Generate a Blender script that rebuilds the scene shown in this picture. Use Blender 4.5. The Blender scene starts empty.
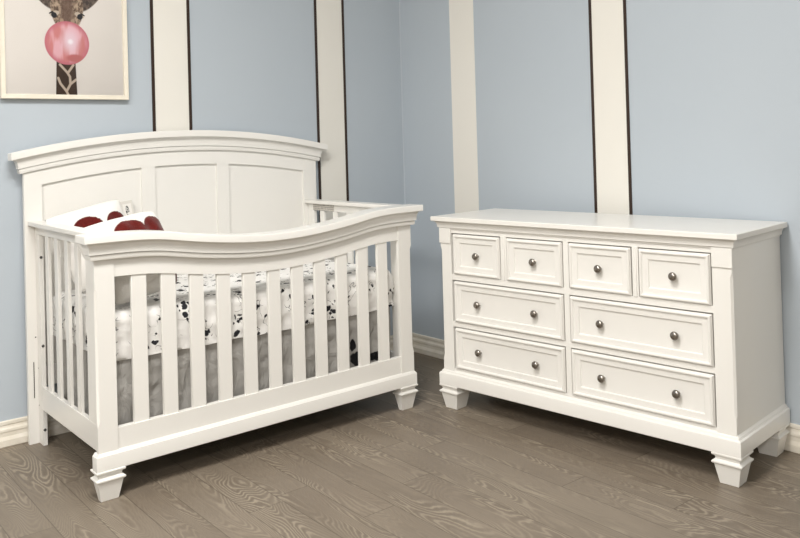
import bpy, bmesh, math, random
from mathutils import Vector, Matrix, noise
R = math.radians
COL = bpy.context.scene.collection
random.seed(4)

# ------------------------------------------------------------------ materials
def new_mat(name, color=(.8, .8, .8), rough=.5, metal=0.0, spec=.5, coat=0.0, coat_rough=.1):
    m = bpy.data.materials.new(name); m.use_nodes = True
    b = m.node_tree.nodes['Principled BSDF']
    b.inputs['Base Color'].default_value = (*color, 1)
    b.inputs['Roughness'].default_value = rough
    b.inputs['Metallic'].default_value = metal
    b.inputs['Specular IOR Level'].default_value = spec
    b.inputs['Coat Weight'].default_value = coat
    b.inputs['Coat Roughness'].default_value = coat_rough
    return m

class NG:
    """tiny helper to write node maths"""
    def __init__(s, m):
        s.m = m; s.t = m.node_tree; s.n = s.t.nodes; s.l = s.t.links
        s.bsdf = s.n['Principled BSDF']
    def put(s, sock, v):
        if isinstance(v, (int, float)): sock.default_value = v
        elif isinstance(v, (tuple, list)): sock.default_value = (*v, 1) if len(sock.default_value) == 4 and len(v) == 3 else v
        else: s.l.new(v, sock)
    def m_(s, op, a, b=0.0, c=0.0):
        n = s.n.new('ShaderNodeMath'); n.operation = op
        s.put(n.inputs[0], a); s.put(n.inputs[1], b); s.put(n.inputs[2], c)
        return n.outputs[0]
    def obj(s):
        return s.n.new('ShaderNodeTexCoord').outputs['Object']
    def sep(s, v):
        n = s.n.new('ShaderNodeSeparateXYZ'); s.l.new(v, n.inputs[0]); return n.outputs
    def comb(s, x, y, z):
        n = s.n.new('ShaderNodeCombineXYZ')
        for i, v in enumerate((x, y, z)): s.put(n.inputs[i], v)
        return n.outputs[0]
    def noise(s, v, scale, detail=2, rough=.5, dist=0):
        n = s.n.new('ShaderNodeTexNoise'); s.put(n.inputs['Vector'], v)
        n.inputs['Scale'].default_value = scale; n.inputs['Detail'].default_value = detail
        n.inputs['Roughness'].default_value = rough; n.inputs['Distortion'].default_value = dist
        return n.outputs
    def vor(s, v, scale, feature='F1'):
        n = s.n.new('ShaderNodeTexVoronoi'); n.feature = feature; s.put(n.inputs['Vector'], v)
        n.inputs['Scale'].default_value = scale
        return n.outputs
    def white(s, v, dim='3D'):
        n = s.n.new('ShaderNodeTexWhiteNoise'); n.noise_dimensions = dim
        s.put(n.inputs['W' if dim == '1D' else 'Vector'], v)
        return n.outputs[0]
    def mix(s, f, a, b):
        n = s.n.new('ShaderNodeMix'); n.data_type = 'RGBA'
        s.put(n.inputs[0], f); s.put(n.inputs[6], a); s.put(n.inputs[7], b)
        return n.outputs[2]
    def ramp(s, f, stops):
        n = s.n.new('ShaderNodeValToRGB'); s.put(n.inputs[0], f)
        e = n.color_ramp.elements
        while len(e) < len(stops): e.new(.5)
        for k, (p, c) in enumerate(stops):
            e[k].position = p; e[k].color = (*c, 1) if len(c) == 3 else c
        return n.outputs[0]
    def step(s, v, lo, hi):
        n = s.n.new('ShaderNodeMapRange'); n.interpolation_type = 'SMOOTHSTEP'
        s.put(n.inputs[0], v); n.inputs[1].default_value = lo; n.inputs[2].default_value = hi
        n.inputs[3].default_value = 0; n.inputs[4].default_value = 1
        return n.outputs[0]
    def ellipse(s, x, z, cx, cz, rx, rz, soft=.06):
        """1 inside, 0 outside"""
        a = s.m_('DIVIDE', s.m_('SUBTRACT', x, cx), rx); b = s.m_('DIVIDE', s.m_('SUBTRACT', z, cz), rz)
        d = s.m_('SQRT', s.m_('ADD', s.m_('MULTIPLY', a, a), s.m_('MULTIPLY', b, b)))
        return s.m_('SUBTRACT', 1.0, s.step(d, 1 - soft, 1 + soft))
    def bump(s, h, strength=.3, dist=.002):
        n = s.n.new('ShaderNodeBump'); n.inputs['Strength'].default_value = strength
        n.inputs['Distance'].default_value = dist; s.l.new(h, n.inputs['Height'])
        s.l.new(n.outputs[0], s.bsdf.inputs['Normal'])
    def color(s, v): s.put(s.bsdf.inputs['Base Color'], v)

WHITE = new_mat('white_lacquer', (.83, .785, .705), .33, coat=.25, coat_rough=.12)
g = NG(WHITE); nz = g.noise(g.obj(), 3.0, 2)[0]
g.color(g.mix(nz, (.775, .762, .727), (.805, .792, .757)))
TOPW = new_mat('white_polished_lacquer', (.79, .775, .74), .30, spec=.28)
BASEB = new_mat('baseboard_paint', (.78, .74, .65), .42)
g = NG(BASEB); nz = g.noise(g.obj(), 14, 4, .6)[0]
g.color(g.ramp(nz, [(.3, (.72, .67, .57)), (.62, (.79, .75, .67))]))
CREAM = new_mat('cream_stripe_paint', (.78, .76, .705), .6)
BROWN = new_mat('dark_brown_strip', (.028, .013, .007), .45)
CEIL = new_mat('ceiling_paint', (.5, .5, .49), .8)
SHOP = new_mat('shop_wall_paint', (.40, .38, .35), .7)
BOLT = new_mat('bolt_grey', (.12, .12, .115), .45, .6)
DARK = new_mat('dark_slot', (.03, .025, .02), .7)
RUST = new_mat('red_brown_bracket', (.16, .04, .025), .5)
KNOB = new_mat('brushed_dark_nickel', (.20, .175, .15), .27, 1.0)
g = NG(KNOB); nz = g.noise(g.obj(), 60, 2)[0]
g.color(g.mix(nz, (.24, .22, .195), (.36, .33, .30)))

WALL = new_mat('blue_grey_wall_paint', (.40, .47, .53), .62, spec=.35)
g = NG(WALL); o = g.obj(); nz = g.noise(o, 1.7, 3)[0]; fine = g.noise(o, 260, 2)[0]
g.color(g.mix(nz, (.44, .495, .55), (.47, .522, .572)))
g.bump(fine, .25, .0006)

# floor: wood look planks running along y
FLOOR = new_mat('grey_brown_wood_planks', (.2, .17, .13), .42, spec=.4)
g = NG(FLOOR); x, y, z = g.sep(g.obj())
PW, PL = .1232, 1.22
xs = g.m_('DIVIDE', g.m_('ADD', x, 2.14 + .1232*40), PW)
pid = g.m_('FLOOR', xs); fx = g.m_('FRACT', xs)
off = g.white(pid, '1D')
ys = g.m_('ADD', g.m_('DIVIDE', y, PL), g.m_('MULTIPLY', off, 7.3))
bid = g.m_('FLOOR', ys); fy = g.m_('FRACT', ys)
rnd = g.white(g.comb(pid, bid, 3.0))
rnd2 = g.white(g.comb(pid, bid, 9.0))
# cathedral grain: contour lines of a stretched noise
gx = g.m_('MULTIPLY', x, 6.5); gy = g.m_('MULTIPLY', y, 1.25)
gv = g.comb(gx, gy, g.m_('MULTIPLY', rnd, 40.0))
big = g.noise(gv, 1.0, 2, .45, .25)[0]
wig = g.noise(g.comb(g.m_('MULTIPLY', x, 55), g.m_('MULTIPLY', y, 40), rnd), 1.0, 2, .6)[0]
ph = g.m_('ADD', g.m_('MULTIPLY', big, 290.0), g.m_('MULTIPLY', wig, 4.0))
ring = g.m_('MULTIPLY_ADD', g.m_('SINE', ph), .5, .5)
ring0 = ring; ring = g.m_('POWER', ring, 3.0)
patch = g.step(g.noise(g.comb(g.m_('MULTIPLY', x, 9), g.m_('MULTIPLY', y, 2.2), g.m_('MULTIPLY', rnd2, 20)), 1.0, 2)[0], .40, .66)
fib = g.noise(g.comb(g.m_('MULTIPLY', x, 420), g.m_('MULTIPLY', y, 9), rnd), 1.0, 3, .7)[0]
blot = g.noise(g.comb(g.m_('MULTIPLY', x, 5), g.m_('MULTIPLY', y, 1.6), g.m_('MULTIPLY', rnd, 9)), 1.0, 3)[0]
base = g.mix(blot, (.115, .092, .068), (.235, .196, .150))
base = g.mix(g.m_('MULTIPLY', g.m_('MULTIPLY_ADD', patch, .8, .2), g.m_('MULTIPLY', ring, .70)), base, (.37, .32, .245))
inv_ = g.m_('POWER', g.m_('SUBTRACT', 1.0, ring0), 2.5)
base = g.mix(g.m_('MULTIPLY', g.m_('MULTIPLY_ADD', patch, .7, .3), g.m_('MULTIPLY', inv_, .38)), base, (.095, .072, .050))
base = g.mix(g.m_('MULTIPLY', g.m_('SUBTRACT', fib, .35), .55), base, (.31, .26, .20))
base = g.mix(g.m_('MULTIPLY', rnd2, .22), base, (.13, .10, .075))
ex = g.m_('MINIMUM', fx, g.m_('SUBTRACT', 1.0, fx)); ex = g.m_('MULTIPLY', ex, PW)
ey = g.m_('MINIMUM', fy, g.m_('SUBTRACT', 1.0, fy)); ey = g.m_('MULTIPLY', ey, PL)
seam = g.m_('SUBTRACT', 1.0, g.step(g.m_('MINIMUM', ex, ey), .0006, .0021))
base = g.mix(g.m_('MULTIPLY', seam, .5), base, (.035, .026, .018))
g.color(base)
g.put(g.bsdf.inputs['Roughness'], g.m_('MULTIPLY_ADD', ring, .08, .40))
g.bump(g.m_('ADD', g.m_('MULTIPLY', ring, .25), g.m_('MULTIPLY', seam, -1.0)), .25, .001)

# printed white cotton sheet: plain black splotches, squiggles and small stars
SHEET = new_mat('printed_white_cotton', (.85, .84, .82), .8, spec=.2)
g = NG(SHEET); o = g.obj()
warp = g.n.new('ShaderNodeVectorMath'); warp.operation = 'ADD'
nv = g.noise(o, 42, 2)[1]; sc_ = g.n.new('ShaderNodeVectorMath'); sc_.operation = 'SCALE'
g.l.new(nv, sc_.inputs[0]); sc_.inputs['Scale'].default_value = .022
g.l.new(o, warp.inputs[0]); g.l.new(sc_.outputs[0], warp.inputs[1]); wo = warp.outputs[0]
v1 = g.vor(wo, 17.5); sp = g.m_('SUBTRACT', 1.0, g.step(v1[0], .19, .24))
keep = g.step(g.sep(v1[1])[0], .18, .20)
sp = g.m_('MULTIPLY', sp, keep)
v2 = g.vor(wo, 46); sp2 = g.m_('SUBTRACT', 1.0, g.step(v2[0], .27, .34))
near = g.m_('MULTIPLY', keep, g.m_('SUBTRACT', 1.0, g.step(v1[0], .42, .50)))
sp2 = g.m_('MULTIPLY', sp2, near)
ln = g.m_('ABSOLUTE', g.m_('SUBTRACT', g.noise(o, 27, 1)[0], .5))
ln = g.m_('MULTIPLY', g.m_('SUBTRACT', 1.0, g.step(ln, .006, .020)), g.m_('SUBTRACT', 1.0, g.step(v1[0], .5, .6)))
ln = g.m_('MULTIPLY', ln, g.m_('MULTIPLY', g.step(g.noise(o, 11, 1)[0], .44, .5), .75))
ink = g.m_('MAXIMUM', g.m_('MAXIMUM', sp, sp2), ln)
g.color(g.mix(ink, (.86, .85, .83), (.025, .025, .03)))
g.bump(g.noise(o, 11, 3, .5, 1.5)[0], .6, .010)

SKIRT = new_mat('grey_cotton', (.27, .26, .245), .85, spec=.2)
g = NG(SKIRT); o = g.obj(); x, y, z = g.sep(o)
nz = g.noise(o, 5, 3)[0]; we = g.noise(o, 300, 2)[0]
col = g.mix(nz, (.36, .348, .33), (.46, .447, .425))
wz = g.m_('ADD', z, g.m_('MULTIPLY', g.noise(o, 38, 1)[0], .03)); wx = g.m_('ADD', x, g.m_('MULTIPLY', g.noise(o, 30, 1)[0], .03))
bl = g.ellipse(wx, wz, 1.165, .262, .030, .028, .12)
bl = g.m_('MAXIMUM', bl, g.ellipse(wx, wz, 1.150, .322, .014, .028, .12))
bl = g.m_('MAXIMUM', bl, g.ellipse(wx, wz, 1.262, .255, .034, .018, .2))
front = g.m_('SUBTRACT', 1.0, g.step(y, .16, .18))
g.color(g.mix(g.m_('MULTIPLY', bl, front), col, (.012, .012, .014)))
wr_ = g.noise(g.comb(g.m_('MULTIPLY', x, 2.2), g.m_('MULTIPLY', y, 2.2), z), 9, 3, .5, 1.2)[0]
g.bump(wr_, .9, .018)

def pillow_mat(name, spots, base=(.82, .80, .765)):
    m = new_mat(name, base, .9, spec=.15)
    m.node_tree.nodes['Principled BSDF'].inputs['Sheen Weight'].default_value = .25
    g = NG(m); o = g.obj(); x, y, z = g.sep(o)
    fz = g.noise(o, 120, 3)[0]
    xw = g.m_('ADD', x, g.m_('MULTIPLY', g.m_('SUBTRACT', fz, .5), .008)); zw = g.m_('ADD', z, g.m_('MULTIPLY', g.m_('SUBTRACT', fz, .5), .008))
    f = None
    for s in spots:
        e = g.ellipse(xw, zw, *s, .05); f = e if f is None else g.m_('MAXIMUM', f, e)
    front = g.m_('SUBTRACT', 1.0, g.step(y, -.004, .004))
    red = g.mix(fz, (.055, .004, .003), (.15, .010, .007))
    g.color(g.mix(g.m_('MULTIPLY', f, front), base, red))
    g.bump(fz, .35, .003)
    return m

# ------------------------------------------------------------------ geometry helpers
def finish(name, bm, m, parent=None, smooth=20, local=True):
    bmesh.ops.recalc_face_normals(bm, faces=bm.faces)
    me = bpy.data.meshes.new(name); bm.to_mesh(me); bm.free()
    if smooth:
        me.shade_smooth(); me.set_sharp_from_angle(angle=R(smooth))
    me.materials.append(m)
    o = bpy.data.objects.new(name, me); COL.objects.link(o)
    if parent: o.parent = parent
    return o

def box(bm, x0, x1, y0, y1, z0, z1, bev=.0015):
    b = bmesh.new()
    bmesh.ops.create_cube(b, size=1)
    for v in b.verts:
        v.co = Vector(((x0+x1)/2 + v.co.x*(x1-x0), (y0+y1)/2 + v.co.y*(y1-y0), (z0+z1)/2 + v.co.z*(z1-z0)))
    if bev: bmesh.ops.bevel(b, geom=b.edges[:], offset=bev, segments=2, profile=.5, affect='EDGES')
    join(bm, b)

def join(bm, b, mat=None):
    me = bpy.data.meshes.new('tmp'); b.to_mesh(me); b.free()
    if mat is not None: me.transform(mat)
    bm.from_mesh(me); bpy.data.meshes.remove(me)

def stack(bm, levels, x0, x1, y0, y1, ztop=lambda u: 0.0, n=1, back=0.0, ku=1.0):
    """levels: (inset, dz) from top to bottom; rectangular outline stepped in on front and sides
    (back edge moves by back*inset); the whole follows ztop(x)."""
    rings = []
    for ins, dz in levels:
        a, b = x0 + ins*ku, x1 - ins*ku
        f = y0 + ins; k = y1 - ins*back
        us = [a + (b-a)*i/n for i in range(n+1)]
        ring = [bm.verts.new((u, f, ztop(u)+dz)) for u in us] + [bm.verts.new((u, k, ztop(u)+dz)) for u in reversed(us)]
        rings.append(ring)
    N = len(rings[0])
    for r0, r1 in zip(rings, rings[1:]):
        for i in range(N):
            bm.faces.new((r0[i], r0[(i+1) % N], r1[(i+1) % N], r1[i]))
    for r in (rings[0], rings[-1]):
        for i in range(n):
            bm.faces.new((r[i], r[i+1], r[N-2-i], r[N-1-i]))

def cove(i0, z0, i1, z1, n=6):
    """concave quarter curve from (i0,z0) outer top to (i1,z1) inner bottom"""
    out = []
    for k in range(n+1):
        t = k/n*math.pi/2
        out.append((i0 + (i1-i0)*math.sin(t), z0 + (z1-z0)*(1-math.cos(t))))
    return out

def strip_between(bm, x0, x1, y0, y1, ztop, zbot, n=40):
    """board whose top and bottom edges follow curves"""
    rows = []
    for i in range(n+1):
        u = x0 + (x1-x0)*i/n
        rows.append([bm.verts.new(p) for p in ((u, y0, ztop(u)), (u, y1, ztop(u)), (u, y1, zbot(u)), (u, y0, zbot(u)))])
    for a, b in zip(rows, rows[1:]):
        for k in range(4): bm.faces.new((a[k], b[k], b[(k+1) % 4], a[(k+1) % 4]))
    bm.faces.new(rows[0]); bm.faces.new(rows[-1])

def cyl(bm, c, axis, r, h, seg=20, prof=None):
    """lathe along axis ('x','y','z' or '-x'); prof list of (r, t)"""
    prof = prof or [(0, 0), (r*.9, 0), (r, h*.1), (r, h*.9), (r*.9, h), (0, h)]
    ax = {'x': Vector((1, 0, 0)), '-x': Vector((-1, 0, 0)), 'y': Vector((0, 1, 0)), '-y': Vector((0, -1, 0)), 'z': Vector((0, 0, 1))}[axis]
    a = ax.orthogonal().normalized(); b = ax.cross(a)
    rings = []
    for rr, t in prof:
        if rr == 0: rings.append([bm.verts.new(Vector(c) + ax*t)])
        else: rings.append([bm.verts.new(Vector(c) + ax*t + (a*math.cos(q) + b*math.sin(q))*rr) for q in [2*math.pi*i/seg for i in range(seg)]])
    for r0, r1 in zip(rings, rings[1:]):
        for i in range(seg):
            j = (i+1) % seg
            if len(r0) == 1: bm.faces.new((r0[0], r1[j], r1[i]))
            elif len(r1) == 1: bm.faces.new((r0[i], r0[j], r1[0]))
            else: bm.faces.new((r0[i], r0[j], r1[j], r1[i]))

def post_bm(bm, x0, x1, y0, y1, z0, z1, c=.007, ca=None, cb=None, left=True, right=False):
    """square post whose outer front corner is chamfered between lamb's-tongue stops"""
    ca = ca or z0+.10; cb = cb or z1-.10
    levels = [(z0, 0), (ca, 0), (ca+.018, c), (cb-.018, c), (cb, 0), (z1, 0)]
    rings = []
    for z, k in levels:
        l = k if left else 0; r = k if right else 0
        rings.append([bm.verts.new(p) for p in ((x0, y1, z), (x0, y0+l, z), (x0+l, y0, z), (x1-r, y0, z), (x1, y0+r, z), (x1, y1, z))])
    for a, b in zip(rings, rings[1:]):
        for i in range(6):
            j = (i+1) % 6; bm.faces.new((a[i], a[j], b[j], b[i]))
    bm.faces.new(rings[0]); bm.faces.new(rings[-1])
    bmesh.ops.remove_doubles(bm, verts=bm.verts, dist=1e-6)

def foot_bm(cx, cy, w=.048, zt=.103, sh=0):
    """turned-square bun foot: two mouldings and a tapered block; centre cx,cy, half width w at the mouldings"""
    b = bmesh.new()
    prof = [(w-.003, zt+.001), (w, zt-.0005), (w+.0005, zt-.0035), (w-.001, zt-.0075), (w-.0065, zt-.0105), (w-.0095, zt-.015), (w-.0090, zt-.021),
            (w-.003, zt-.0255), (w+.0005, zt-.028), (w+.0005, zt-.032), (w-.002, zt-.0355), (w-.006, zt-.0370), (w-.0185, .0015), (w-.020, 0)]
    rings = [[b.verts.new((cx+sx*h, cy+sy*(h-sh), z)) for sx, sy in ((-1, -1), (1, -1), (1, 1), (-1, 1))] for h, z in prof]
    for a, c in zip(rings, rings[1:]):
        for i in range(4): b.faces.new((a[i], a[(i+1) % 4], c[(i+1) % 4], c[i]))
    b.faces.new(rings[0]); b.faces.new(rings[-1])
    return b

def empty(name, loc, rz, label, cat, group=None):
    o = bpy.data.objects.new(name, None); COL.objects.link(o)
    o.location = loc; o.rotation_euler = (0, 0, rz); o.empty_display_size = .1
    o['label'] = label; o['category'] = cat
    if group: o['group'] = group
    return o
def tag(o, label, cat, group=None):
    o['label'] = label; o['category'] = cat
    if group: o['group'] = group
    return o
def struct(o):
    o['kind'] = 'structure'; return o

# ------------------------------------------------------------------ setting
WR = R(1.57)                                   # the right wall is 1.6 degrees off square
def rw(s, d=0.0, z=0.0):                       # s metres along the right wall from the corner, d metres into the room
    return Vector((math.sin(WR)*s - math.cos(WR)*d, -math.cos(WR)*s - math.sin(WR)*d, z))
HW = 3.0
bm = bmesh.new(); box(bm, -6.0, 1.2, -6.4, .3, -.06, 0, 0); struct(finish('floor', bm, FLOOR, smooth=0))
bm = bmesh.new(); box(bm, -6.0, .0, .0, .12, 0, HW, 0); struct(finish('wall_left', bm, WALL, smooth=0))
RWM = Matrix.Rotation(WR, 4, 'Z')              # local frame of right wall: x into the wall, y along (negative = towards camera)
bm = bmesh.new(); box(bm, 0, .12, -6.35, .12, 0, HW, 0); o = finish('wall_right', bm, WALL, smooth=0); o.rotation_euler = (0, 0, WR); struct(o)
bm = bmesh.new(); box(bm, -6.0, -5.88, -6.3, .0, 0, HW, 0); struct(finish('wall_far_left', bm, SHOP, smooth=0))
bm = bmesh.new(); box(bm, -6.0, 1.2, -6.4, -6.28, 0, HW, 0); struct(finish('wall_behind', bm, SHOP, smooth=0))
bm = bmesh.new(); box(bm, -6.0, 1.2, -6.4, .3, HW, HW+.06, 0); struct(finish('ceiling', bm, CEIL, smooth=0))

def baseboard(name, length, h=.100, t=.016):
    """runs along -x from 0 to -length, face towards -y"""
    prof = [(0, h), (.006, h), (.0085, h-.003), (.0085, h-.014), (.0045, h-.018), (.006, h-.026), (.011, h-.032), (.012, h-.040),
            (.0095, h-.046), (.0095, h-.060), (.0125, h-.066), (t, h-.074), (t, .003), (t-.002, 0), (0, 0)]
    bm = bmesh.new()
    A = [bm.verts.new((0, -p, z)) for p, z in prof]; B = [bm.verts.new((-length, -p, z)) for p, z in prof]
    for i in range(len(prof)):
        j = (i+1) % len(prof); bm.faces.new((A[i], A[j], B[j], B[i]))
    bm.faces.new(A); bm.faces.new(B)
    return struct(finish(name, bm, BASEB, smooth=20))
baseboard('baseboard_left', 5.86)
o = baseboard('baseboard_right', 6.2)
o.scale = (1, -1, 1)
o.data.transform(Matrix.Scale(-1, 4, (0, 1, 0))); o.scale = (1, 1, 1)      # face now towards +y
o.data.flip_normals()
o.rotation_euler = (0, 0, WR + R(90))

def stripe(n, wall, a, b, dark=True):
    """cream painted band between two dark brown strips, distances a<b from the corner"""
    def flat(name, s0, s1, th, m):
        bm = bmesh.new()
        if wall == 'left': box(bm, -s1, -s0, -th, .0, .1005, HW-.001, 0)
        else: box(bm, -th, 0, -s1, -s0, .1005, HW-.001, 0)
        o = finish(name, bm, m, smooth=0)
        if wall == 'right': o.rotation_euler = (0, 0, WR)
        return struct(o)
    flat('trim_%d' % n, a, b, .0012, CREAM)
    if dark:
        flat('trim_%d' % (n+1), a-.0068, a+.0068, .004, BROWN)
        flat('trim_%d' % (n+2), b-.0068, b+.0068, .004, BROWN)
stripe(1, 'left', .3925, .5651)
stripe(4, 'left', 1.2635, 1.437)
stripe(7, 'left', 2.135, 2.308)
stripe(10, 'right', .3932, .5657, dark=False)
stripe(11, 'right', 1.2737, 1.4498)
stripe(14, 'right', 2.176, 2.350, dark=False)
bm = bmesh.new(); cyl(bm, (.0, .0, .1005), 'z', .0035, HW-.102, 8); struct(finish('trim_15', bm, new_mat('corner_caulk', (.50, .55, .60), .5))).location = (-.002, -.002, 0)

# ------------------------------------------------------------------ framed poster
PX0, PX1, PZ0, PZ1 = -2.0686, -1.5575, 1.3705, 2.075
fr = empty('framed_poster', (PX0, 0, PZ0), 0, 'pale wood framed poster of a giraffe blowing a pink bubble, hung on the blue wall', 'picture')
W_, H_ = PX1-PX0, PZ1-PZ0
FRAME = new_mat('pale_cream_wood', (.78, .72, .60), .45)
g = NG(FRAME); x, y, z = g.sep(g.obj()); nz = g.noise(g.comb(g.m_('MULTIPLY', x, 8), y, g.m_('MULTIPLY', z, 8)), 5, 4)[0]
g.color(g.mix(nz, (.76, .70, .575), (.85, .80, .70)))
bm = bmesh.new(); fw = .0185; dpt = .028
outer = [(0, 0), (W_, 0), (W_, H_), (0, H_)]; inner = [(fw, fw), (W_-fw, fw), (W_-fw, H_-fw), (fw, H_-fw)]
prof = [(0, -.004), (0, -dpt+.002), (.08, -dpt), (.92, -dpt), (1, -dpt+.002), (1, -.016)]
rings = [[bm.verts.new((outer[k][0]+(inner[k][0]-outer[k][0])*t, d, outer[k][1]+(inner[k][1]-outer[k][1])*t)) for k in range(4)] for t, d in prof]
for a, b in zip(rings, rings[1:]):
    for i in range(4): bm.faces.new((a[i], a[(i+1) % 4], b[(i+1) % 4], b[i]))
finish('frame', bm, FRAME, fr, smooth=20)
POST = new_mat('giraffe_print', (.8, .8, .8), .55)
g = NG(POST); o = g.obj(); x, y, z = g.sep(o)
def PXZ(wx, wz): return wx-PX0, wz-PZ0
col = g.mix(g.noise(o, 3, 2)[0], (.76, .725, .685), (.82, .785, .75))  # print background, lightened: brightness of the glass reflection is put into its colour
# neck: tapering column with voronoi pattern
nx = g.m_('SUBTRACT', x, .2535); nhw = g.m_('MULTIPLY_ADD', z, -.035, .0435)
neck = g.m_('MULTIPLY', g.m_('SUBTRACT', 1.0, g.step(g.m_('SUBTRACT', g.m_('ABSOLUTE', nx), nhw), -.0008, .0008)), g.m_('SUBTRACT', 1.0, g.step(z, .20, .21)))
ln = None
for (ax, az, bx_, bz_) in [(0.2288, 0.1432, 0.2571, 0.1118), (0.2571, 0.1118, 0.2679, 0.0936), (0.2679, 0.0936, 0.2694, 0.0635), (0.2694, 0.0635, 0.253, 0.033), (0.253, 0.033, 0.2293, 0.0648), (0.2293, 0.0648, 0.2209, 0.0876), (0.2825, 0.1429, 0.2616, 0.112), (0.2925, 0.0827, 0.2694, 0.0635), (0.253, 0.033, 0.2594, 0.0192)]:
    L2 = (bx_-ax)**2+(bz_-az)**2; ux, uz = (bx_-ax)/L2, (bz_-az)/L2
    qx = g.m_('SUBTRACT', x, ax); qz = g.m_('SUBTRACT', z, az)
    tt = g.m_('MINIMUM', 1.0, g.m_('MAXIMUM', 0.0, g.m_('ADD', g.m_('MULTIPLY', qx, ux), g.m_('MULTIPLY', qz, uz))))
    ex_ = g.m_('SUBTRACT', qx, g.m_('MULTIPLY', tt, bx_-ax)); ez_ = g.m_('SUBTRACT', qz, g.m_('MULTIPLY', tt, bz_-az))
    dd = g.m_('SQRT', g.m_('ADD', g.m_('MULTIPLY', ex_, ex_), g.m_('MULTIPLY', ez_, ez_)))
    ln = dd if ln is None else g.m_('MINIMUM', ln, dd)
hide = g.mix(g.step(ln, .0035, .0062), (.60, .51, .42), g.mix(g.noise(o, 30, 2)[0], (.030, .014, .008), (.075, .038, .020)))
col = g.mix(neck, col, hide)
# head: ellipse, face tones, ears, eyes, horns above
fz = g.step(g.noise(g.comb(g.m_('MULTIPLY', x, 1.6), 0.0, z), 55, 4, .65)[0], .36, .64)
headc = g.mix(fz, (.10, .055, .035), (.55, .43, .32))
blaze = g.m_('SUBTRACT', 1.0, g.step(g.m_('ABSOLUTE', g.m_('SUBTRACT', x, .262)), .012, .035))
headc = g.mix(g.m_('MULTIPLY', blaze, .8), headc, (.16, .095, .07))
earc = g.mix(fz, (.05, .035, .03), (.20, .15, .12))
def rot_ellipse(cx, cz, rx, rz, ang, soft=.08):
    ca, sa = math.cos(ang), math.sin(ang)
    dx = g.m_('SUBTRACT', x, cx); dz = g.m_('SUBTRACT', z, cz)
    u = g.m_('ADD', g.m_('MULTIPLY', dx, ca), g.m_('MULTIPLY', dz, sa)); v = g.m_('SUBTRACT', g.m_('MULTIPLY', dz, ca), g.m_('MULTIPLY', dx, sa))
    return g.ellipse(u, v, 0, 0, rx, rz, soft)
col = g.mix(rot_ellipse(.366, .440, .085, .030, R(52)), col, earc)
col = g.mix(rot_ellipse(.160, .440, .085, .030, R(128)), col, earc)
for hx in (.225, .300): col = g.mix(rot_ellipse(hx, .50, .013, .055, 0), col, (.10, .06, .045))
col = g.mix(rot_ellipse(.262, .385, .066, .105, 0, .04), col, headc)
for s in (-1, 1):
    col = g.mix(rot_ellipse(.262+s*.050, .353, .020, .011, R(-25*s)), col, (.62, .54, .45))
    col = g.mix(rot_ellipse(.262+s*.052, .347, .011, .0125, R(-35*s)), col, (.012, .012, .018))
    col = g.mix(rot_ellipse(.262+s*.063, .357, .011, .003, R(-30*s)), col, (.02, .015, .015))
    col = g.mix(rot_ellipse(.262+s*.022, .325, .008, .010, 0, .3), col, (.45, .34, .25))
# bubble
bx, bz = PXZ(-1.8087, 1.6045)
bub = g.ellipse(x, z, bx, bz, .0895, .0905, .015)
dx = g.m_('DIVIDE', g.m_('SUBTRACT', x, bx), .09); dz = g.m_('DIVIDE', g.m_('SUBTRACT', z, bz), .09)
rr = g.m_('SQRT', g.m_('ADD', g.m_('MULTIPLY', dx, dx), g.m_('MULTIPLY', dz, dz)))
streak = g.noise(g.comb(g.m_('MULTIPLY', x, 30), 0.0, g.m_('MULTIPLY', z, 6)), 1.0, 2)[0]
bc = g.mix(g.step(streak, .42, .60), (.66, .27, .27), (.80, .50, .55))
bc = g.mix(g.step(rr, .72, 1.0), bc, (.60, .20, .25))
bc = g.mix(g.ellipse(x, z, bx+.012, bz+.008, .03, .045, .8), bc, (.82, .66, .72))
bc = g.mix(g.ellipse(x, z, bx+.03, bz-.062, .034, .016, .3), bc, (.55, .19, .19))
bc = g.mix(g.ellipse(x, z, bx+.013, bz+.006, .010, .010, .6), bc, (.9, .86, .90))
col = g.mix(bub, col, bc)
g.color(col)
bm = bmesh.new(); box(bm, fw-.002, W_-fw+.002, -.016, -.006, fw-.002, H_-fw+.002, 0); pr = finish('print', bm, POST, fr, smooth=0); pr['label'] = 'print of a giraffe blowing a pink bubble'
GL = new_mat('picture_glass', (1, 1, 1), .03)
gb = GL.node_tree.nodes['Principled BSDF']
n = GL.node_tree; tr = n.nodes.new('ShaderNodeBsdfTransparent'); gs = n.nodes.new('ShaderNodeBsdfGlossy'); gs.inputs['Roughness'].default_value = .02
fres = n.nodes.new('ShaderNodeFresnel'); fres.inputs[0].default_value = 1.5; mx = n.nodes.new('ShaderNodeMixShader')
n.links.new(fres.outputs[0], mx.inputs[0]); n.links.new(tr.outputs[0], mx.inputs[1]); n.links.new(gs.outputs[0], mx.inputs[2])
n.links.new(mx.outputs[0], n.nodes['Material Output'].inputs[0])
bm = bmesh.new(); v = [bm.verts.new(p) for p in ((fw-.001, -.0175, fw-.001), (W_-fw+.001, -.0175, fw-.001), (W_-fw+.001, -.0175, H_-fw+.001), (fw-.001, -.0175, H_-fw+.001))]; bm.faces.new(v)
finish('glass_pane', bm, GL, fr, smooth=0)

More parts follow.
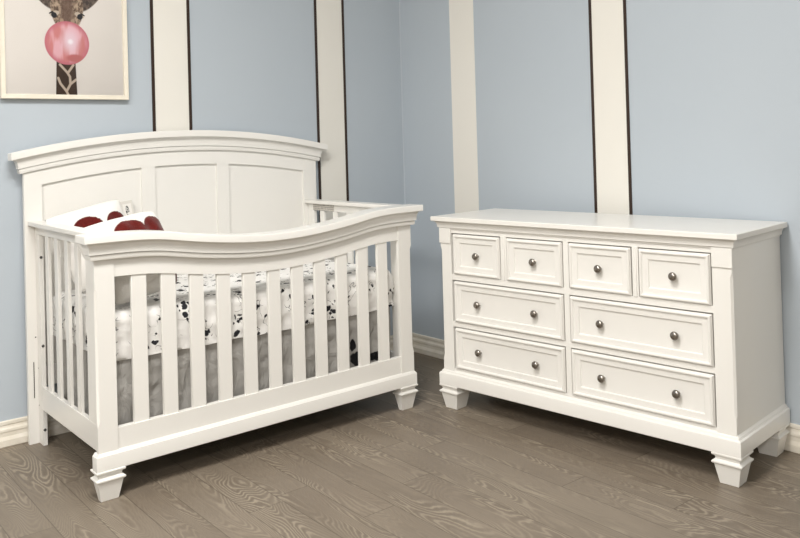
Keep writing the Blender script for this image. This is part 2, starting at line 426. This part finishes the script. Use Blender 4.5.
# ------------------------------------------------------------------ crib
CW = 1.45
crib = empty('crib', (-2.0215, -.8314, 0), R(.6668), 'white wooden convertible crib with arched headboard, curved front rail and slatted sides', 'crib')
def smooth(t): t = max(0, min(1, t)); return t*t*(3-2*t)
PTS = [(0, -.0562), (.05, -.0558), (.10, -.0533), (.17, -.0485), (.22, -.0435), (.31, -.0325), (.39, -.0195), (.44, -.0105), (.48, -.0055), (.52, -.0025), (.58, -.0004), (.64, 0), (1, 0)]
def dip(u):
    t = abs(u-.725)
    for (a, za), (b, zb) in zip(PTS, PTS[1:]):
        if a <= t <= b: return za + (zb-za)*(t-a)/(b-a)
    return 0
def dips(u): return sum(dip(u+k*.012) for k in range(-3, 4))/7
ftop = lambda u: .8795 + dips(u)
# front panel: posts, apron, bottom rail = one frame
bm = bmesh.new()
post_bm(bm, .0425, .1085, .042, .0575, .158, .796, ca=.245, cb=.705, left=True)
post_bm(bm, 1.3395, 1.4095, .042, .0575, .158, .796, ca=.245, cb=.705, left=False, right=True)
strip_between(bm, .108, 1.340, .0455, .068, lambda u: ftop(u)-.083, lambda u: .733 + dips(u)*.94, 48)
box(bm, .108, 1.340, .0455, .068, .158, .232, .0015)
fp = finish('front_panel', bm, WHITE, crib)
bm = bmesh.new()
lv = [(.002, 0), (.0005, -.0015), (0, -.003), (0, -.0255), (.0015, -.0272), (.009, -.0275)] + cove(.010, -.0285, .0215, -.0640, 6) + [(.0215, -.0662), (.0310, -.0664), (.0310, -.0684), (.0268, -.0687), (.0262, -.0697), (.0268, -.0800), (.0285, -.0848), (.0405, -.085)]
stack(bm, lv, 0, CW, 0, .0873, ftop, 60, back=.35)
tm = finish('top_moulding', bm, WHITE, fp, smooth=20)
for k in range(11):
    c = .195 + k*.10605; bm = bmesh.new()
    zt = .733 + .94*dips(c) + .006
    box(bm, c-.0265, c+.0265, .0495, .0645, .229, zt, .002); finish('slat', bm, WHITE, fp)
# plinth moulding along the bottom of the front
bm = bmesh.new()
stack(bm, [(.0085, .1610), (.0075, .1600), (.006, .1575), (.0045, .1570), (.0035, .1555), (.0030, .1535), (.0005, .1520), (0, .1505), (0, .1045), (.001, .103)], .0333, CW-.0333, .0333, .072, n=1, back=0)
finish('plinth', bm, WHITE, crib, smooth=20)
for cx in (.0795, CW-.0795):
    bm = foot_bm(cx, .0600, sh=.0185); finish('foot', bm, WHITE, crib, smooth=20)

# headboard
HV0, HV1 = .7409, .795
htop = lambda u: 1.2345 - .0820*((u-.725)/.747)**2
arch = lambda u: htop(u) - .1530
bm = bmesh.new()
for a, b in ((.0295, .0985), (1.3440, 1.4190)):
    strip_between(bm, a, b, .7755, HV1, lambda u: htop(u)-.088, lambda u: 0.0, 1)
strip_between(bm, .098, 1.3445, .7765, HV1-.002, lambda u: htop(u)-.088, arch, 48)
for a, b in ((.512, .5735), (.871, .932)):
    strip_between(bm, a, b, .7770, HV1-.002, lambda u: arch(u)+.002, lambda u: .30, 3)
box(bm, .098, 1.3445, .7765, HV1-.002, .22, .30, .001)
hb = finish('headboard', bm, WHITE, crib)
for a, b in ((.097, .513), (.5725, .872), (.931, 1.3455)):
    bm = bmesh.new(); strip_between(bm, a, b, .7865, HV1-.004, lambda u: arch(u)+.003, lambda u: .298, 20)
    finish('panel', bm, WHITE, hb)
bm = bmesh.new()
lv = [(.002, 0), (.0005, -.0012), (0, -.003), (0, -.0275), (.0015, -.0292), (.007, -.0296)] + cove(.0075, -.0305, .0210, -.068, 6) + [(.0210, -.0700), (.0300, -.0702), (.0300, -.0722), (.0248, -.0726), (.0240, -.0736), (.0248, -.0850), (.0265, -.090), (.0345, -.0905)]
stack(bm, lv, -.022, 1.472, HV0, HV1, htop, 60, back=0, ku=1.4)
finish('crown_moulding', bm, WHITE, hb, smooth=20)
bm = bmesh.new(); box(bm, .0505, .0530, .7735, .776, .18, .322, 0); finish('slot', bm, DARK, hb, smooth=0)
bm = bmesh.new(); cyl(bm, (.0610, .7760, .4193), '-y', .0028, .0012, 12); finish('screw_cap', bm, BOLT, hb)

# side panels
def side(mir):
    f = (lambda u: CW-u) if mir else (lambda u: u)
    def bx(bm, u0, u1, *a, **k):
        p, q = sorted((f(u0), f(u1))); box(bm, p, q, *a, **k)
    bm = bmesh.new()
    bx(bm, .067, .084, .7235, .7750, 0, .832)        # rear stile down to the floor
    bx(bm, .067, .084, .0560, .130 if mir else .198, .1425, .832)    # front stile
    bx(bm, .0665, .0845, .1200, .7200, .1425, .2315)
    bx(bm, .0665, .0845, .0560, .7745, .8290, .8640)
    s = finish('side_panel', bm, WHITE, crib)
    bm = bmesh.new(); bx(bm, .0400, .1040, .0850, .7745, .8630, .8800, bev=.003); finish('top_rail', bm, WHITE, s)
    for c in ((.657, .548, .438, .329, .220) if mir else (.636, .524, .409, .2985)):
        bm = bmesh.new(); bx(bm, .0690, .0815, c-.0185, c+.0185, .2285, .831, bev=.002); finish('slat', bm, WHITE, s)
    return s
sl = side(False); sr = side(True)
for z in (.7395, .3912, .0620):
    bm = bmesh.new(); cyl(bm, (.0735, .7238, z), '-y', .0055, .0025, 16, prof=[(0, 0), (.0055, 0), (.0055, .0018), (.0045, .0026), (.0025, .0026), (.0022, .0012), (0, .0012)]); finish('bolt', bm, BOLT, sl)
for z in (.2967, .1499):
    bm = bmesh.new(); cyl(bm, (.0672, .768, z), '-x', .0028, .0006, 12); finish('screw_cap', bm, BOLT, sl)
# warning sticker on the inner face of the right side rail
LAB = new_mat('printed_sticker', (.6, .58, .55), .5)
g = NG(LAB); x, y, z = g.sep(g.obj())
row = g.m_('FRACT', g.m_('MULTIPLY', z, 120)); tx = g.noise(g.comb(0.0, g.m_('MULTIPLY', y, 260), g.m_('MULTIPLY', z, 60)), 1.0, 2)[0]
ink = g.m_('MULTIPLY', g.step(row, .35, .5), g.step(tx, .38, .48))
g.color(g.mix(g.m_('MULTIPLY', ink, .8), (.62, .59, .54), (.16, .15, .14)))
bm = bmesh.new(); box(bm, CW-.0850, CW-.0843, .550, .728, .8300, .8620, 0)
finish('warning_sticker', bm, LAB, sr, smooth=0)
bm = bmesh.new(); box(bm, 1.337, 1.357, .690, .716, .32, .53, .001); box(bm, 1.337, 1.380, .700, .716, .40, .42, .001); finish('mattress_bracket', bm, RUST, crib)

# bedding -------------------------------------------------------------
CL = Vector((-2.0215, -.8314, 0)); CR = R(.6668)
def on_crib(o): o.location = CL; o.rotation_euler = (0, 0, CR); return o
def fbm(p, s, o=3): return noise.fractal(Vector(p)*s, 1.0, 2.0, o)
# fitted sheet over mattress: rounded box with wrinkles
MX0, MX1, MY0, MY1 = .100, 1.364, .098, .715
def sheet_obj():
    bm = bmesh.new(); nx, ny, nzs = 120, 56, 14
    prof = []                                  # (inset, z) from centre edge outward-down
    top = .602; bot = .440; r = .035
    for k in range(7):
        t = k/6*math.pi/2; prof.append((r*(1-math.sin(t)), top - r*(1-math.cos(t))))
    for k in range(1, nzs+1): prof.append((0, top-r - (top-r-bot)*k/nzs))
    prof.append((.012, bot-.004)); prof.append((.05, bot-.002))
    def ringpts(ins, z):
        a, b, c, d = MX0+ins, MX1-ins, MY0+ins, MY1-ins; rc = .032
        a2, b2, c2, d2 = a+rc, b-rc, c+rc, d-rc
        P = []
        def arc(cx, cy, t0):
            for k in range(8): t = t0 + k/8*math.pi/2; P.append((cx+rc*math.cos(t), cy+rc*math.sin(t)))
        for k in range(nx): P.append((a2+(b2-a2)*k/nx, c))
        arc(b2, c2, -math.pi/2)
        for k in range(ny): P.append((b, c2+(d2-c2)*k/ny))
        arc(b2, d2, 0)
        for k in range(nx): P.append((b2-(b2-a2)*k/nx, d))
        arc(a2, d2, math.pi/2)
        for k in range(ny): P.append((a, d2-(d2-c2)*k/ny))
        arc(a2, c2, math.pi)
        out = []
        for (px, py) in P:
            h = (z-bot)/(top-bot)
            side = 1-abs(2*h-1)
            w = fbm((px*1.1, py*1.1, z*2.5+3), 9)*.006 + .009*side*abs(noise.noise(Vector((px*7+z*5, py*7, z*9))))
            cx, cy = (MX0+MX1)/2, (MY0+MY1)/2
            dx = 1 if abs(px-b) < .02 else (-1 if abs(px-a) < .03 else 0); dy = 1 if abs(py-d) < .03 else (-1 if abs(py-c) < .03 else 0)
            edge = (-.004+.010*noise.noise(Vector((px*6, py*6, 1)))) if z < bot+.02 else 0
            # slack bottom hem: lower in the middle of the long side
            hem = -.012*(1-abs((px-cx)/.63)) * (1-h) + .006*(1-h)
            out.append((px + dx*w, py + dy*w, z + edge + hem + (.003*fbm((px, py, 0), 6) if h > .8 else 0)))
        return out
    rings = [[bm.verts.new(p) for p in ringpts(i, z)] for i, z in prof]
    N = len(rings[0])
    for a, b in zip(rings, rings[1:]):
        for i in range(N): bm.faces.new((a[i], a[(i+1) % N], b[(i+1) % N], b[i]))
    # top: shrink rings to centre
    prev = rings[0]
    for s in (.85, .68, .5, .32, .15):
        cx, cy = (MX0+MX1)/2, (MY0+MY1)/2
        cur = []
        for v in rings[0]:
            hx = cx+(v.co.x-cx)*(1-(1-s)*.5 if False else s); hy = cy+(v.co.y-cy)*s
            cur.append(bm.verts.new((hx, hy, top + .005*fbm((hx, hy, 2), 5) + .002*fbm((hx, hy, 7), 16))))
        for i in range(N): bm.faces.new((cur[i], cur[(i+1) % N], prev[(i+1) % N], prev[i]))
        prev = cur
    c = bm.verts.new(((MX0+MX1)/2, (MY0+MY1)/2, top))
    for i in range(N): bm.faces.new((c, prev[(i+1) % N], prev[i]))
    bm.faces.new(list(reversed(rings[-1])))
    return finish('fitted_sheet', bm, SHEET, smooth=60)
tag(on_crib(sheet_obj()), 'white cotton fitted sheet with black print on the mattress inside the crib', 'sheet')

# grey crib skirt hanging below the sheet on all sides
def skirt_obj():
    bm = bmesh.new(); a, b, c, d = .112, 1.338, .112, .700; P = []
    n1, n2 = 220, 110
    for k in range(n1): P.append((a+(b-a)*k/n1, c, 0, -1))
    for k in range(n2): P.append((b, c+(d-c)*k/n2, 1, 0))
    for k in range(n1): P.append((b-(b-a)*k/n1, d, 0, 1))
    for k in range(n2): P.append((a, d-(d-c)*k/n2, -1, 0))
    nz = 26; rings = []
    for j in range(nz+1):
        h = j/nz; ring = []
        for px, py, nx, ny in P:
            amp = .006 + .016*h
            w = amp*noise.noise(Vector((px*9 + h*1.5, py*9, h*.9))) + .006*noise.noise(Vector((px*13-h*4, py*13, h*7))) + .003*noise.noise(Vector((px*30+h*9, py*30, h*14)))
            hem = .125 + .012*noise.noise(Vector((px*3.1, py*3.1, 5)))
            z = .452 + (hem-.452)*h
            ring.append(bm.verts.new((px+nx*w, py+ny*w, z)))
        rings.append(ring)
    N = len(P)
    for r0, r1 in zip(rings, rings[1:]):
        for i in range(N): bm.faces.new((r0[i], r0[(i+1) % N], r1[(i+1) % N], r1[i]))
    bm.faces.new(rings[0])
    o = finish('crib_skirt', bm, SKIRT, smooth=70)
    s = o.modifiers.new('thick', 'SOLIDIFY'); s.thickness = .0015; s.offset = -1
    return o
tag(on_crib(skirt_obj()), 'wrinkled grey crib skirt hanging below the printed sheet behind the front slats', 'bed skirt')

def pillow_bm(w, h, t, seed=0, n=40, taper=.12):
    bm = bmesh.new(); G = {}
    for sgn in (-1, 1):
        for i in range(n+1):
            for j in range(n+1):
                a, b = 2*i/n-1, 2*j/n-1
                edge = i in (0, n) or j in (0, n)
                if sgn == 1 and edge: G[(1, i, j)] = G[(-1, i, j)]; continue
                f = max(0, (1-abs(a)**2.6)*(1-abs(b)**2.6))**.55
                pin = 1 - .07*(abs(a)**2)*(1-b*b) ; pin2 = 1 - .07*(abs(b)**2)*(1-a*a)
                wr = .05*noise.noise(Vector((a*2.2+seed, b*2.2, seed))) + .03*noise.noise(Vector((a*5+seed, b*5, seed+4)))
                px = a*w/2*(1-.06*(1-b*b)*0)*pin2 if False else a*w/2*(1 - .05*(1-b*b) * abs(a)**3)
                pz = b*h/2*(1 - .05*(1-a*a) * abs(b)**3)
                # rounded corners
                rc = (abs(a)*abs(b))**3*.09; px *= 1+taper*b
                px *= 1-rc; pz *= 1-rc
                G[(sgn, i, j)] = bm.verts.new((px, sgn*t/2*f*(1+wr*2.5), pz))
    for sgn in (-1, 1):
        for i in range(n):
            for j in range(n):
                bm.faces.new((G[(sgn, i, j)], G[(sgn, i+1, j)], G[(sgn, i+1, j+1)], G[(sgn, i, j+1)]))
    return bm
def pillow(name, mat, w, h, t, loc, rot, seed):
    o = finish(name, pillow_bm(w, h, t, seed), mat, smooth=80)
    M = Matrix.Translation(CL) @ Matrix.Rotation(CR, 4, 'Z') @ Matrix.Translation(loc) @ Matrix.Rotation(rot[2], 4, 'Z') @ Matrix.Rotation(rot[0], 4, 'X') @ Matrix.Rotation(rot[1], 4, 'Y')
    o.matrix_world = M
    return o
pmB = pillow_mat('white_plush_red_patches_front', [(-.008, .058, .068, .060), (.100, .062, .050, .052), (.118, -.115, .014, .040)])
pmA = pillow_mat('white_plush_red_patches_back', [(-.028, .062, .062, .052), (.092, .062, .044, .042)])
pB = pillow('plush_pillow', pmB, .320, .325, .19, (.247, .248, .764), (R(-28), R(-9), R(8)), 1.3)
tag(pB, 'white plush pillow with red rounded patches, leaning nearest the front rail of the crib', 'pillow', 'plush pillows in the crib')
pA = pillow('plush_pillow', pmA, .300, .335, .13, (.247, .600, .779), (R(-18), R(-12), R(2)), 5.1)
tag(pA, 'white plush pillow with red rounded patches, standing behind the other one, nearest the headboard', 'pillow', 'plush pillows in the crib')

# product tag leaning on the headboard
TAG = new_mat('clear_white_tag', (.62, .60, .56), .3)
g = NG(TAG); x, y, z = g.sep(g.obj())
white = g.m_('MULTIPLY', g.step(x, -.016, -.014), g.m_('MULTIPLY', g.m_('SUBTRACT', 1.0, g.step(x, .020, .022)), g.m_('SUBTRACT', 1.0, g.step(z, .028, .030))))
tcol = g.mix(white, (.66, .635, .59), (.78, .76, .72))
inb = g.m_('MULTIPLY', g.ellipse(x, z, .002, .000, .0075, .022, .05), g.step(g.noise(g.comb(g.m_('MULTIPLY', x, 90), 0.0, g.m_('MULTIPLY', z, 190)), 1.0, 1)[0], .46, .52))
tri = g.ellipse(x, z, .003, -.031, .0055, .0045, .2)
g.color(g.mix(g.m_('MAXIMUM', inb, tri), tcol, (.05, .05, .05)))
bm = bmesh.new(); box(bm, -.029, .029, -.001, .001, -.085, .042, .0008)
o = finish('product_tag', bm, TAG, smooth=0)
o.matrix_world = Matrix.Translation(CL) @ Matrix.Rotation(CR, 4, 'Z') @ Matrix.Translation((.4335, .752, .895)) @ Matrix.Rotation(R(-6), 4, 'Y') @ Matrix.Rotation(R(-8), 4, 'X')
tag(o, 'small clear and white product tag with black print leaning against the headboard behind the pillows', 'tag')

# ------------------------------------------------------------------ dresser
DA = R(6.2421)
dres = empty('dresser', (-.548, -.8339, 0), DA - R(90), 'white eight drawer dresser with round dark metal knobs standing against the right wall', 'dresser')
DW = 1.3269; DD = .458
def dmesh(name, bm, m, parent=dres, smooth=20): return finish(name, bm, m, parent, smooth)
# carcass (front rails at v=.030)
bm = bmesh.new()
box(bm, .036, .050, .034, DD, .150, .800, .001); box(bm, DW-.050, DW-.0300, .034, DD, .150, .800, .001)   # sides
box(bm, .050, DW-.050, DD-.012, DD-.002, .150, .800, 0); box(bm, .050, DW-.050, .036, DD-.012, .130, .160, 0)
for z0, z1 in ((.758, .800), (.558, .5825), (.358, .3785), (.155, .1805)): box(bm, .085, DW-.095, .030, .056, z0, z1, .0008)
box(bm, .6515, .6745, .0302, .056, .160, .780, .0008)
dmesh('carcass', bm, WHITE)
for a, b in ((.3535, .3815), (.9390, .9625)):
    bm = bmesh.new(); c = (a+b)/2
    box(bm, a, b, .0304, .052, .580, .760, .0008); box(bm, c-.0065, c+.0065, .0262, .036, .5815, .7585, .002); dmesh('divider', bm, WHITE)
# corner posts with top blocks
for a, b, l in ((.031, .0905, True), (DW-.0965, DW-.031, False)):
    bm = bmesh.new(); post_bm(bm, a, b, .0275, .060, .162, .716, c=.006, ca=.215, cb=.700, left=l, right=not l)
    box(bm, a-.0040 if l else a, b if l else b+.004, .0225, .060, .713, .778, .0015)
    dmesh('corner_post', bm, WHITE)
# top with cove moulding
bm = bmesh.new()
lv = [(.003, .828), (.001, .8272), (0, .8255), (0, .8105), (.0015, .8085), (.007, .808)] + cove(.0075, .8070, .0200, .7830, 6) + [(.0200, .7815), (.0255, .7805), (.0265, .7745), (.030, .774)]
stack(bm, lv, 0, DW, 0, .452, n=1, back=0)
dmesh('dresser_top', bm, TOPW, smooth=20)
# plinth
bm = bmesh.new()
stack(bm, [(.0175, .1710), (.0160, .1700), (.0130, .1660), (.0095, .1630), (.0085, .1600), (.0075, .1590), (.0070, .1570), (.0030, .1555), (.0008, .1530), (0, .1500), (0, .1045), (.001, .103)], .0142, DW-.0142, .0142, .457, n=1, back=0)
dmesh('plinth', bm, WHITE, smooth=20)
for cx in (.0630, DW-.0630):
    for cy in (.0630, .3980): dmesh('foot', foot_bm(cx, cy, w=.0495), WHITE, smooth=20)
# drawers
def knob_bm(u, v, z):
    b = bmesh.new()
    cyl(b, (u, v, z), '-y', 0, 0, 24, prof=[(0, -.002), (.0080, -.002), (.0080, .001), (.0055, .0030), (.0052, .007), (.0085, .0095), (.0130, .0115), (.0150, .0150), (.0150, .0180), (.0125, .0220), (.0070, .0245), (0, .0252)])
    return b
def drawer(u0, u1, z0, z1, knobs):
    u0 += .0015; u1 -= .0015
    z1 -= .0036; u0 += .0008; u1 -= .0008; w = u1-u0; bm = bmesh.new()
    # frame profile: (inset from edge, v)
    prof = [(0, .050), (0, .0290), (.0020, .0272), (.0032, .0230), (.0060, .0205), (.0100, .0205), (.0128, .0225), (.0145, .0255), (.0185, .0265), (.0250, .0270), (.0340, .0275), (.0360, .0285), (.0375, .0320), (.0400, .0325)]
    rings = []
    for i, v in prof:
        rings.append([bm.verts.new(p) for p in ((u0+i, v, z0+i), (u1-i, v, z0+i), (u1-i, v, z1-i), (u0+i, v, z1-i))])
    for a, b in zip(rings, rings[1:]):
        for k in range(4): bm.faces.new((a[k], a[(k+1) % 4], b[(k+1) % 4], b[k]))
    bm.faces.new(rings[-1]); bm.faces.new(rings[0])
    d = dmesh('drawer', bm, WHITE, smooth=20)
    for ku in knobs: dmesh('knob', knob_bm(ku, .0325, (z0+z1)/2), KNOB, d, smooth=40)
ZR = ((.5835, .7575), (.3800, .5570), (.1820, .3570))
for (a, b, k) in ((.1000, .3515, .2300), (.3835, .6495, .5170), (.6760, .9370, .8070), (.9640, 1.2270, 1.0965)):
    drawer(a, b, *ZR[0], [k])
for zr in ZR[1:]:
    drawer(.1000, .6495, *zr, [.2305, .5170]); drawer(.6760, 1.2275, *zr, [.8080, 1.0965])

# ------------------------------------------------------------------ ceiling lights
PANEL = new_mat('light_diffuser', (.9, .9, .88), .5)
pb = PANEL.node_tree.nodes['Principled BSDF']; pb.inputs['Emission Color'].default_value = (1, .96, .90, 1); pb.inputs['Emission Strength'].default_value = 3.0
HOUSE = new_mat('light_housing', (.8, .8, .8), .4)
def lamp(x, y, power, label, sx=1.2, sy=.6, col=(1, .972, .93)):
    t = empty('ceiling_light', (x, y, HW), 0, label, 'ceiling light', 'ceiling light panels')
    bm = bmesh.new(); box(bm, -sx/2-.03, sx/2+.03, -sy/2-.03, sy/2+.03, -.05, -.001, .004); finish('housing', bm, HOUSE, t)
    bm = bmesh.new(); box(bm, -sx/2, sx/2, -sy/2, sy/2, -.056, -.049, .002); finish('diffuser', bm, PANEL, t)
    L = bpy.data.lights.new('panel_light', 'AREA'); L.shape = 'RECTANGLE'; L.size = sx; L.size_y = sy; L.energy = power; L.color = col
    lo = bpy.data.objects.new('panel_light', L); COL.objects.link(lo); lo.location = (x, y, HW-.060)
    return t
lamp(-2.3, -2.1, 54, 'ceiling light panel nearest the crib')
lamp(-4.5, -2.6, 66, 'ceiling light panel hung over the left side of the room')
lamp(-4.6, -5.0, 84, 'ceiling light panel nearest the wall behind')
wd = bpy.data.worlds.new('world'); bpy.context.scene.world = wd; wd.use_nodes = True
wd.node_tree.nodes['Background'].inputs[0].default_value = (.05, .05, .05, 1)

# ------------------------------------------------------------------ camera
y, t, r = R(50.6888), R(.6032), R(-1.6029)
fwv = Vector((math.cos(y)*math.cos(t), math.sin(y)*math.cos(t), math.sin(t)))
rt = Vector((math.sin(y), -math.cos(y), 0)); up = rt.cross(fwv)
r2 = math.cos(r)*rt + math.sin(r)*up; u2 = -math.sin(r)*rt + math.cos(r)*up
cam = bpy.data.cameras.new('camera'); co = bpy.data.objects.new('camera', cam); COL.objects.link(co)
M = Matrix((r2, u2, -fwv)).transposed().to_4x4(); M.translation = Vector((-2.8821, -3.4919, 1.1531)); co.matrix_world = M
cam.sensor_fit = 'HORIZONTAL'; cam.sensor_width = 36; cam.lens = 812.0464/800*36
cam.shift_y = -(269-133.85)/800; cam.clip_start = .05
sc = bpy.context.scene; sc.camera = co
sc.view_settings.view_transform = 'Standard'; sc.view_settings.look = 'None'; sc.view_settings.gamma = 1
sc.view_settings.use_curve_mapping = False; sc.view_settings.exposure = .56
sc.cycles.use_denoising = True
sc.cycles.max_bounces = 8; sc.cycles.diffuse_bounces = 5
